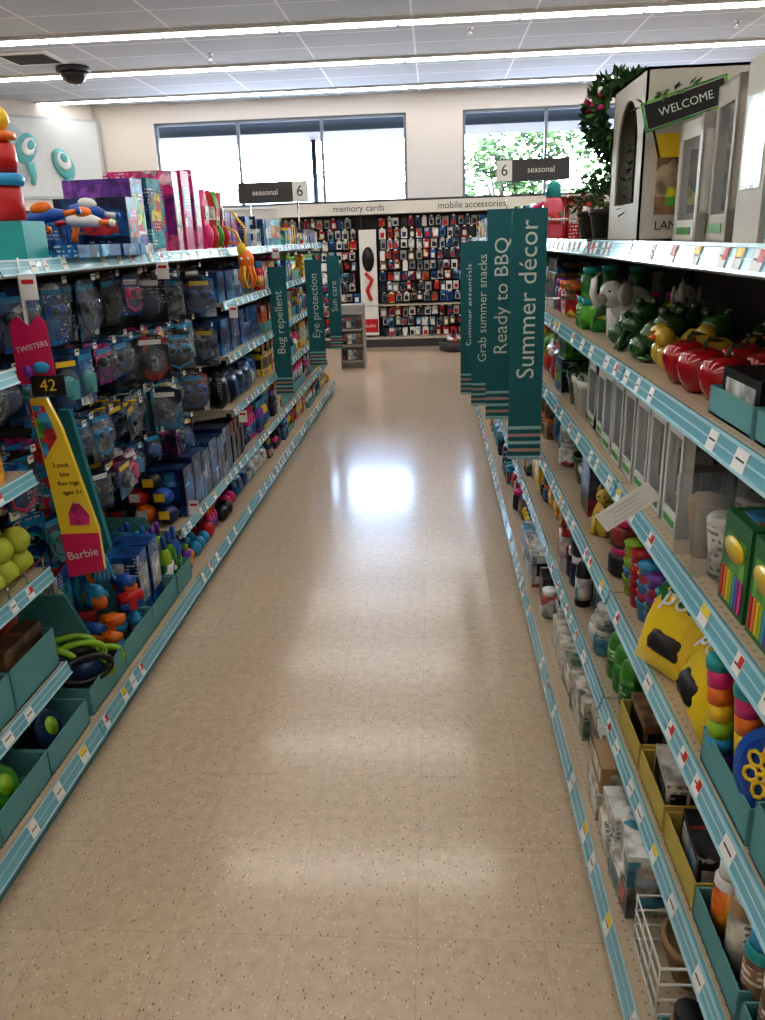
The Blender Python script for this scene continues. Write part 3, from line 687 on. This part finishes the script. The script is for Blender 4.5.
def frog(mb,M,mat,s=1):
    M=M@SC(s,s,s)
    mb.sph((0,0,.04),(.045,.038,.04),mat,M); mb.sph((0,-.035,.07),(.034,.028,.024),mat,M)
    for q in(-1,1):
        mb.sph((q*.018,-.038,.094),.011,mat,M); mb.sph((q*.018,-.047,.096),.005,txtblack,M)
        mb.sph((q*.042,.01,.022),(.016,.032,.022),mat,M); mb.sph((q*.045,-.03,.006),(.014,.022,.006),mat,M)
        mb.tube([(q*.025,-.035,.05),(q*.032,-.05,.02),(q*.032,-.058,.006)],.008,mat,M)
mb=MB('ceramic_frog_figurines')
for k,(x,y) in enumerate([(.52,2.28),(.62,2.22),(.74,2.3),(.53,2.12),(.65,2.06),(.8,2.1),(.54,2.42),(.75,1.92)]): frog(mb,T(x,y,1.281)@RZ(U(-1.2,.3)),ceramic_g,U(1.,1.35))
mb.build()
mb=MB('ceramic_bird_figurines')
for k,(x,y) in enumerate([(.51,1.98),(.6,1.9),(.72,1.78),(.5,1.88)]):
    M=T(x,y,1.281)@RZ(U(-1,1)); g=goldglaze
    mb.sph((0,0,.04),(.045,.034,.04),g,M); mb.sph((-.03,0,.085),(.024,.022,.024),g,M); mb.lathe([(.008,0),(.001,.02)],orange,M@T(-.05,0,.085)@RY(radians(-90)),6)
    mb.prism([(.02,.04),(.085,.085),(.06,.03)],-.012,.012,g,M)
mb.build()
mb=MB('red_glass_apples')
for k,(x,y) in enumerate([(.49,1.77),(.49,1.66),(.59,1.71),(.6,1.6),(.5,1.55),(.7,1.65),(.7,1.53)]):
    M=T(x,y,1.281); c=redglass if k!=5 else goldglaze
    mb.lathe([(.012,0),(.03,.004),(.045,.03),(.05,.055),(.042,.078),(.022,.088),(.008,.08)],c,M,16)
    mb.tube([(0,0,.078),(.004,0,.1),(.012,0,.11)],.004,leaf1,M)
    mb.add([(0,0,.1),(.02,.012,.108),(.045,0,.1),(.02,-.012,.108)],[(0,1,2,3)],leaf2,M)
mb.build()
mb=MB('cardboard_display_tray'); 
for y in(1.36,1.14): tray(mb,FR('R',.445,y,1.281),.2,.34,.05,.1,tealcard,tealcard_in)
for y in(1.36,1.14):
    for q in range(3): i_box(mb,FR('R',.46+.1*q,y,1.287),.17,.07,.08,PR['black'],PR['white'])
mb.build()
fill('garden_ornaments','R',.82,1.02,1.281,.2,['pot','jar'],'decor')
mb=MB('white_lantern_boxes')
for k in range(6): i_winbox(mb,FR('R',.45,2.33-k*.135,.981,U(-.03,.03)),.125,.14,.25,white,lantern)
for k in range(5): i_winbox(mb,FR('R',.62,2.32-k*.16,.981),.14,.14,.25,white,lantern)
mb.build()
mb=MB('wrapped_glassware_packs')
for k,y in enumerate((1.51,1.4)):
    for q in range(4): mb.lathe([(.026,0),(.03,.05),(.038,.11),(.034,.12)],[kraft,PR['cream'],PR['brown']][(q+k)%3],T(.48+.09*q,y,.981),12)
    mb.pillow(.36,.17,.13,clear,T(.6,y,.981))
mb.build()
mb=MB('price_placard'); M=T(.37,1.62,1.02)@RZ(-.15)@RY(radians(-38)); mb.box((0,0,.03),(.13,.002,.045),tagw,M)
for q in range(4): mb.box((.0,-.0015,.016+q*.009),(.08-.01*(q%3),.001,.0012),pm('print_grey',(.45,.45,.45),.6),M)
mb.build()
chg=pm('chalk_box_green',(.02,.16,.05),.4)
mb=MB('sidewalk_chalk_boxes')
for k,(x,y) in enumerate(((.445,1.26),(.445,1.13),(.6,1.26),(.6,1.13),(.74,1.26))):
    M=FR('R',x,y,.981); i_box(mb,M,.115,.14,.165,chg,PR['green'])
    for q in range(7):
        c=[red,orange,yellow,lime,sky,purple,pink][q]
        mb.box((-.059,.02+q*.017,.04),(.002,.012,.055),c,M); mb.box((.059,.02+q*.017,.04),(.002,.012,.055),c,M); mb.box((-.042+q*.014,-.002,.04),(.01,.002,.055),c,M)
    for q in(-1,1): mb.lathe([(.001,0),(.03,0),(.03,.002)],yellow,M@T(q*.058,.07,.11)@RY(radians(90*q))@SC(.7,1.7,1),18)
    mb.lathe([(.001,0),(.03,0),(.03,.002)],yellow,M@T(0,-.002,.11)@RX(radians(90))@SC(1.4,.7,1),18)
    mb.text('chalk',T(x+.07,y-.061,1.09)@TXT['C'],.028,chg); mb.box((0,.07,.1662),(.07,.1,.002),PR['multi'],M)
mb.build()
mb=MB('cardboard_display_tray'); tray(mb,FR('R',.435,.96,.981),.19,.3,.06,.12,tealcard,tealcard_in); mb.build()
mb=MB('golf_practice_balls')
for q in range(6): mb.sph((.48+.08*(q%3),1.02-.08*(q//3),1.035),.038,white,None,14,9)
mb.build()
def cat(mb,M,mat):
    mb.lathe([(.04,0),(.045,.03),(.035,.08),(.02,.11)],mat,M,14); mb.sph((0,-.01,.125),(.028,.026,.026),mat,M)
    for q in(-1,1): mb.lathe([(.011,0),(.001,.022)],mat,M@T(q*.016,-.01,.143),6); mb.tube([(q*.018,-.03,.06),(q*.018,-.045,.004)],.011,mat,M); mb.sph((q*.01,-.035,.13),.003,txtblack,M)
    mb.tube([(0,.04,.01),(.05,.03,.01),(.06,-.02,.01)],.008,mat,M)
mb=MB('cat_figurine'); cat(mb,T(.49,2.46,.671)@RZ(-.6),goldglaze); mb.build()
mb=MB('cat_figurine'); cat(mb,T(.6,2.5,.671)@RZ(-.6),goldglaze); mb.build()
mb=MB('party_cup_stacks')
for k,(y,c) in enumerate(((1.92,red),(1.84,sky),(1.76,purple),(1.68,teal),(1.99,lime))):
    for r in range(2):
        for q in range(5): mb.lathe([(.028,0),(.036,.05),(.038,.052)],[c,PR['multi']][q%2],T(.48+.09*r,y,.671+q*.024),14)
mb.build()
mb=MB('potting_mix_bags')
bagy=pm('bag_yellow',(.8,.58,.03),.22,coat=.3)
for k,(x,y,r) in enumerate(((.44,1.57,.45),(.45,1.4,-.1),(.56,1.56,.1),(.57,1.4,.1))):
    M=FR('R',x,y,.675,r)@RX(radians(-26))
    mb.pillow(.185,.225,.1,bagy,M)
    mb.pillow(.187,.1,.092,chg,M@T(0,-.003,.122)); mb.text('po',M@T(0,-.052,.165)@RX(-.3)@TXT['C'],.07,white)
    mb.pillow(.11,.06,.07,txtblack,M@T(.01,-.024,.035))
mb.build()
mb=MB('cardboard_display_tray'); tray(mb,FR('R',.43,1.16,.671),.22,.3,.07,.16,tealcard,tealcard_in); tray(mb,FR('R',.43,.93,.671),.2,.3,.1,.18,tealcard,kraft); mb.build()
mb=MB('rainbow_stripe_tubes')
for x,y in((.455,1.24),(.52,1.22),(.47,1.15),(.54,1.13),(.6,1.18)):
    for q in range(6): mb.lathe([(.022,q*.034),(.022,q*.034+.033)],[purple,sky,lime,yellow,orange,pink][q],T(x,y,.68)@RY(-.1),14)
    mb.lathe([(.024,.204),(.024,.22),(.02,.225)],teal,T(x,y,.68)@RY(-.1),14)
mb.build()
mb=MB('spinner_disc_toy'); M=T(.475,1.07,.79)@RZ(radians(-62))@RX(radians(75))
mb.lathe([(.07,0),(.075,.004),(.07,.016),(.056,.018)],blue,M,28); mb.lathe([(.056,.018),(.054,.02)],pm('disc_blue_dark',(.01,.06,.3),.3),M,24)
for q in range(7):
    a=q*2*pi/7; mb.tube([((.03+.013*cos(t*pi/4))*cos(a)-.011*sin(t*pi/4)*sin(a),(.03+.013*cos(t*pi/4))*sin(a)+.011*sin(t*pi/4)*cos(a),.024) for t in range(9)],.0035,yellow,M,6)
    mb.tube([(0,0,.024),(.02*cos(a),.02*sin(a),.024)],.004,yellow,M)
mb.sph((0,0,.024),.009,yellow,M); mb.build()
mb=MB('pink_sand_shovels')
for q in range(4):
    M=T(.48+.035*q,.95,.69)@RZ(-.5)@RX(.1*q)
    mb.prism([(-.035,0),(.035,0),(.04,.07),(.02,.1),(-.02,.1),(-.04,.07)],0,.012,pink,M); mb.tube([(0,.006,.09),(0,.006,.19)],.009,pink,M); mb.tube([(-.025,.006,.2),(.025,.006,.2)],.01,pink,M)
mb.build()
ycard=pm('yellow_cardboard',(.55,.43,.1),.6)
mb=MB('yellow_display_tray')
for y in(1.78,1.56,1.34): tray(mb,FR('R',.435,y,.341),.2,.36,.07,.17,ycard,kraft)
mb.build()
mb=MB('grilling_plank_packs')
for y in(1.78,1.56,1.34):
    for q in range(4): i_box(mb,FR('R',.455+.08*q,y,.347,U(-.1,.1)),.15,.05,U(.08,.13),PR[random.choice(['brown','black','cream','brown'])],PR['white' if y<1.5 else 'black'])
mb.build()
mb=MB('green_soap_bottles')
for k in range(3): i_bottle(mb,FR('R',.45,1.96+.08*k,.341),.034,.19,green,PR['green'],txtblack,14)
mb.build()
mb=MB('cardboard_display_tray'); tray(mb,FR('R',.435,1.12,.341),.22,.36,.07,.17,tealcard,kraft); tray(mb,FR('R',.435,.88,.341),.22,.36,.07,.17,tealcard,kraft); mb.build()
mb=MB('sunscreen_spray_cans')
for i in range(4):
    for j in range(5): i_spray(mb,FR('R',.447+.07*i,1.18-.075*j,.35),.028,.17+.02*((i+j)%2),[white,kraft,teal][(i+j)%3],PR[['orange','cream','brown','brown'][(i*2+j)%4]],[white,white,sky][j%3],14)
mb.build()
mb=MB('wire_plant_stands')
for y in(1.28,):
    for z in(.13,.17,.21,.25):
        mb.tube([(.37,y-.09,z),(.37,y+.09,z),(.6,y+.09,z),(.6,y-.09,z),(.37,y-.09,z)],.003,white)
    for q in range(4): mb.tube([(.37,y-.09+.06*q,.13),(.37,y-.09+.06*q,.25)],.002,white)
    i_pot(mb,FR('R',.4,y,.135),.07,.1,kraft)
mb.build()
mb=MB('stacked_ceramic_dish_boxes')
for y,h in((1.82,.16),(1.66,.13),(1.5,.17)):
    for r in range(2): i_box(mb,FR('R',.36+.2*r,y,.124,U(-.08,.08)),.14,.18,h*.5,PR['cream'],PR['white']); i_box(mb,FR('R',.37+.2*r,y,.124+h*.5,U(-.12,.12)),.13,.17,h*.5,PR['white'] if y<1.8 else kraft,PR['cream'])
mb.build()
mb=MB('cardboard_display_tray'); 
for y in(1.05,.84): tray(mb,FR('R',.36,y,.124),.19,.36,.06,.15,tealcard,kraft)
mb.build()
mb=MB('candle_jars')
for i in range(4):
    for j in range(4): i_jar(mb,FR('R',.37+.08*i,1.11-.085*j,.13),.034,.11,[PR['brown'],PR['red'],white][(i+j)%3],[txtblack,white][j%2])
mb.build()

# ------------------------------------------------------------ flag signs
def flag(x0,x1,y,z0,z1,txt,xa,size,up=.3):
    mb=MB('aisle_flag_sign'); xc=(x0+x1)/2; w=x1-x0
    mb.box((xc,y,(z0+z1)/2),(w,.004,z1-z0),signteal)
    hs=(z1-z0)*.16
    for q in range(5): mb.box((xc,y-.003,z0+.008+q*hs/5),(w,.001,hs/12),[signlite,signpink][q%2])
    mb.text(txt,T(xc,y-.004,z0+(z1-z0)*(.5+up/2))@VTX,size,signtxt)
    e=x0 if abs(x0-xa)<abs(x1-xa) else x1
    for z in (z1-.04,z1-.3): mb.tube([(e,y+.004,z),(xa,y+.004,z)],.004,chrome)
    mb.build()
flag(.215,.335,2.9,.8,1.68,'Summer décor',.44,.09)
flag(.175,.305,3.6,.8,1.7,'Ready to BBQ',.44,.085,.2)
flag(.145,.265,4.4,.7,1.57,'Grab summer snacks',.44,.066,.2)
flag(.105,.225,5.0,.65,1.56,'Summer essentials',.44,.066,.2)
flag(-1.25,-1.12,5.9,.5,1.43,'Bug repellent',-1.26,.085,.15)
flag(-1.2,-1.05,7.3,.5,1.44,'Eye protection',-1.26,.095,.15)
flag(-1.16,-1.03,8.5,.5,1.44,'Sun care',-1.26,.09,.15)
for xc,y,z,six in((-1.7,8.7,2.08,1),(.93,8.6,2.19,-1)):
    mb=MB('aisle_number_sign')
    mb.box((xc,y,z),(.72,.02,.2),darkgrey); mb.box((xc+six*.28,y-.012,z),(.15,.006,.19),white)
    mb.text('6',T(xc+six*.28,y-.017,z)@TXT['C'],.15,darkgrey); mb.text('seasonal',T(xc-six*.08,y-.014,z)@TXT['C'],.08,white)
    for q in(-.25,.25): mb.tube([(xc+q,y,z-.1),(xc+q,y,1.6)],.008,chrome)
    mb.build()

# ------------------------------------------------------------ back wall fixture
mb=MB('wall_accessory_display')
Yw=12.75; X0,X1=-2.35,3.2
mb.box(((X0+X1)/2,(Yw+YB)/2+.05,1.0),(X1-X0,YB-Yw-.12,2.0),black)
mb.box(((X0+X1)/2,Yw-.1,2.02),(X1-X0+.04,.5,.17),pm('header_cream',(.68,.66,.6),.5))
mb.box(((X0+X1)/2,Yw-.1,2.12),(X1-X0+.05,.51,.025),darkgrey)
mb.text('memory cards',T(-1.15,Yw-.353,2.02)@TXT['C'],.13,darkgrey); mb.text('mobile accessories',T(.5,Yw-.353,2.02)@TXT['C'],.13,darkgrey)
mb.box(((X0+X1)/2,Yw-.15,.06),(X1-X0,.35,.12),darkgrey); mb.box(((X0+X1)/2,Yw-.13,.13),(X1-X0,.4,.02),cream)
mb.box(((X0+X1)/2,Yw-.09,.62),(X1-X0,.28,.02),cream)
for x in(X0,-1.15,.05,1.25,2.45,X1): mb.box((x,Yw+.0,1.0),(.03,.06,2.0),darkgrey)
mb.box((-1.05,Yw-.2,.95),(.26,.03,1.55),white)
mb.lathe([(.09,0),(.09,.01)],black,T(-1.05,Yw-.216,1.3)@RX(radians(90))@SC(1,2.0,1)@RZ(.3),20)
mb.tube([(-1.1,Yw-.226,1.1),(-1.0,Yw-.226,1.0),(-1.08,Yw-.226,.85),(-1.02,Yw-.226,.7)],.03,red); mb.box((-1.05,Yw-.217,.32),(.24,.004,.2),red); mb.text('audio',T(-1.05,Yw-.221,.32)@TXT['C'],.08,white)
mb.build()
mb=MB('hanging_accessory_packs')
z=1.88
while z>.2:
    x=X0+.08
    while x<X1-.05:
        if abs(x+1.05)<.2: x+=.05; continue
        w=U(.07,.1); h=U(.11,.145); d=U(.06,.18)
        mat=random.choice([PR['white'],PR['black'],white,PR['white'],PR['red'],PR['blue'],PR['white'],PR['silver'],pm('pack_grey',(.3,.3,.3),.4),PR['brown']])
        if .75>z>.6: z=.58
        mb.box((x,Yw-d/2-.01,z-h/2),(w,d,h),mat)
        mb.box((x,Yw-d-.013,z-h*.6),(w*.6,.006,h*.5),random.choice([white,black,navy,white,red,black]))
        if R()<.5: mb.box((x,Yw-d-.05,z+.01),(.035,.003,.02),tagw)
        x+=w+U(.012,.035)
    z-=.155
mb.build()
mb=MB('wall_shelving_unit')
mb.box((-3.6,YB-.25,.95),(2.3,.3,1.9),cream)
for z in(.3,.7,1.1,1.5,1.9): mb.box((-3.6,YB-.5,z),(2.3,.35,.02),cream); mb.box((-3.6,YB-.68,z),(2.3,.01,.04),strip)
for z in(.31,.71,1.11,1.51):
    x=-4.7
    while x<-2.6:
        w=U(.08,.2); mb.box((x+w/2,YB-.5,z+.14),(w,.2,.26),random.choice(list(PR.values()))); x+=w+.02
mb.build()
mb=MB('gondola_shelving')
mb.box((-3.4,5.2,.8),(.06,8.6,1.6),pegm); mb.box((-3.4,5.2,.06),(1.0,8.6,.12),kick)
for z in(.35,.7,1.05,1.4):
    mb.box((-3.4,5.2,z),(.9,8.6,.02),cream)
    for q in(-1,1): mb.box((-3.4+q*.455,5.2,z-.01),(.01,8.6,.04),strip)
mb.build()
mb=MB('boxed_stock')
for z in(.36,.71,1.06,1.41):
    for q in(-1,1):
        y=1.
        while y<9.3:
            w=U(.12,.3); h=U(.16,.27) if z<1.4 else U(.15,.42)
            mb.box((-3.4+q*.25,y+w/2,z+.001+h/2),(.3,w,h),random.choice(list(PR.values()))); y+=w+.02
mb.build()
mb=MB('floor_display_rack'); M=T(-1.12,10.4,0); rk=pm('rack_grey',(.36,.35,.33),.6)
mb.box((0,.15,.4),(.3,.3,.8),rk,M)
for z in(.1,.3,.5,.7): mb.box((0,-.03,z),(.3,.08,.02),rk,M)
for q in(-1,1): mb.box((q*.145,-.03,.4),(.01,.1,.8),rk,M)
for z in(.11,.31,.51):
    for q in range(4): mb.box((-.1+q*.065,-.03,z+.07),(.055,.05,.12),PR[['black','white','silver','brown'][q]],M)
mb.build()
mb=MB('round_display_basket'); M=T(.27,11.9,0)
mb.lathe([(.2,0),(.26,.02),(.27,.14),(.25,.14),(.24,.05),(.002,.04)],darkgrey,M,20)
for q in range(22):
    a=U(0,6.3); r=U(0,.2); mb.sph((r*cos(a),r*sin(a),.15+U(-.02,.04)),U(.03,.045),random.choice([red,white,pink,navy,green]),M,8,5)
mb.build()

# ------------------------------------------------------------ exterior
m=pm('asphalt_light',(.3,.29,.28),.9); obj_box('ground_exterior',(0,45,-.15),(120,62.8,.1),m)
mb=MB('entrance_canopy'); cg=pm('canopy_grey',(.016,.022,.026),.7)
mb.box((-.5,14.35,3.34),(16,1.3,.24),cg)
for x in(-6,-2.1,3.3,6): mb.tube([(x,14.8,-.1),(x,14.8,3.24)],.045,cg,None,10)
mb.build()
mb=MB('strip_mall_building'); bw=pm('stucco_white',(.22,.26,.29),.8)
mb.box((-14,46,2.0),(34,8,4.2),bw); mb.box((-14,41.9,3.9),(34.4,.4,.5),pm('parapet_grey',(.04,.055,.07),.8))
for i in range(9): mb.box((-29+i*3.6,41.95,1.4),(2.6,.12,2.2),glassdark)
mb.build()
def tree(x,y,h,n):
    mb=MB('street_tree'); bark=pm('bark',(.02,.014,.01),.9)
    mb.tube([(x,y,-.1),(x+.05,y,h*.4),(x,y,h*.75)],[.13,.1,.04],bark,None,8)
    lm=[pm('tree_leaf_a',(.006,.028,.004),.9),pm('tree_leaf_b',(.014,.045,.006),.9)]
    bl=[(x+U(-1.1,1.1),y+U(-1,1),h*U(.45,.95),U(.4,.8)) for _ in range(9)]
    for b_ in bl: mb.tube([(x,y,h*.4),(b_[0],b_[1],b_[2])],[.04,.015],bark,None,5)
    for i in range(n):
        bx,by,bz,br_=random.choice(bl); v=Vector((random.gauss(0,1),random.gauss(0,1),random.gauss(0,1))).normalized()*br_*U(.6,1)
        MM=T(bx+v.x,by+v.y,bz+v.z)@RZ(U(0,6))@RX(U(-1.5,1.5))
        mb.add([(0,0,0),(.09,.05,0),(.18,0,0),(.09,-.05,0)],[(0,1,2,3)],random.choice(lm),MM)
    mb.build()
tree(1.5,20,4.0,2600); tree(4.2,21,4.2,2200); tree(8,24,4.5,1500)

# ------------------------------------------------------------ world, sun, camera
w=bpy.data.worlds.new('World'); scene.world=w; w.use_nodes=True
nt=w.node_tree; bg=nt.nodes['Background']; st=nt.nodes.new('ShaderNodeTexSky'); st.sky_type='NISHITA'; st.sun_disc=False; st.sun_elevation=radians(50); st.sun_rotation=radians(200); st.dust_density=3
nt.links.new(st.outputs['Color'],bg.inputs['Color']); bg.inputs['Strength'].default_value=9
sl=bpy.data.lights.new('sun','SUN'); sl.energy=8; sl.angle=.01; so=bpy.data.objects.new('sun',sl); so.rotation_euler=(radians(38),0,radians(-15)); bpy.context.collection.objects.link(so)
cd=bpy.data.cameras.new('camera'); cam=bpy.data.objects.new('camera',cd); bpy.context.collection.objects.link(cam)
cd.sensor_fit='VERTICAL'; cd.sensor_height=36; cd.lens=794/1020*36; cd.clip_start=.05; cd.clip_end=300
cam.matrix_world=T(-.05,0,1.6)@RZ(radians(4.16))@RX(radians(90-18.9))@RZ(radians(-1.95))
scene.camera=cam
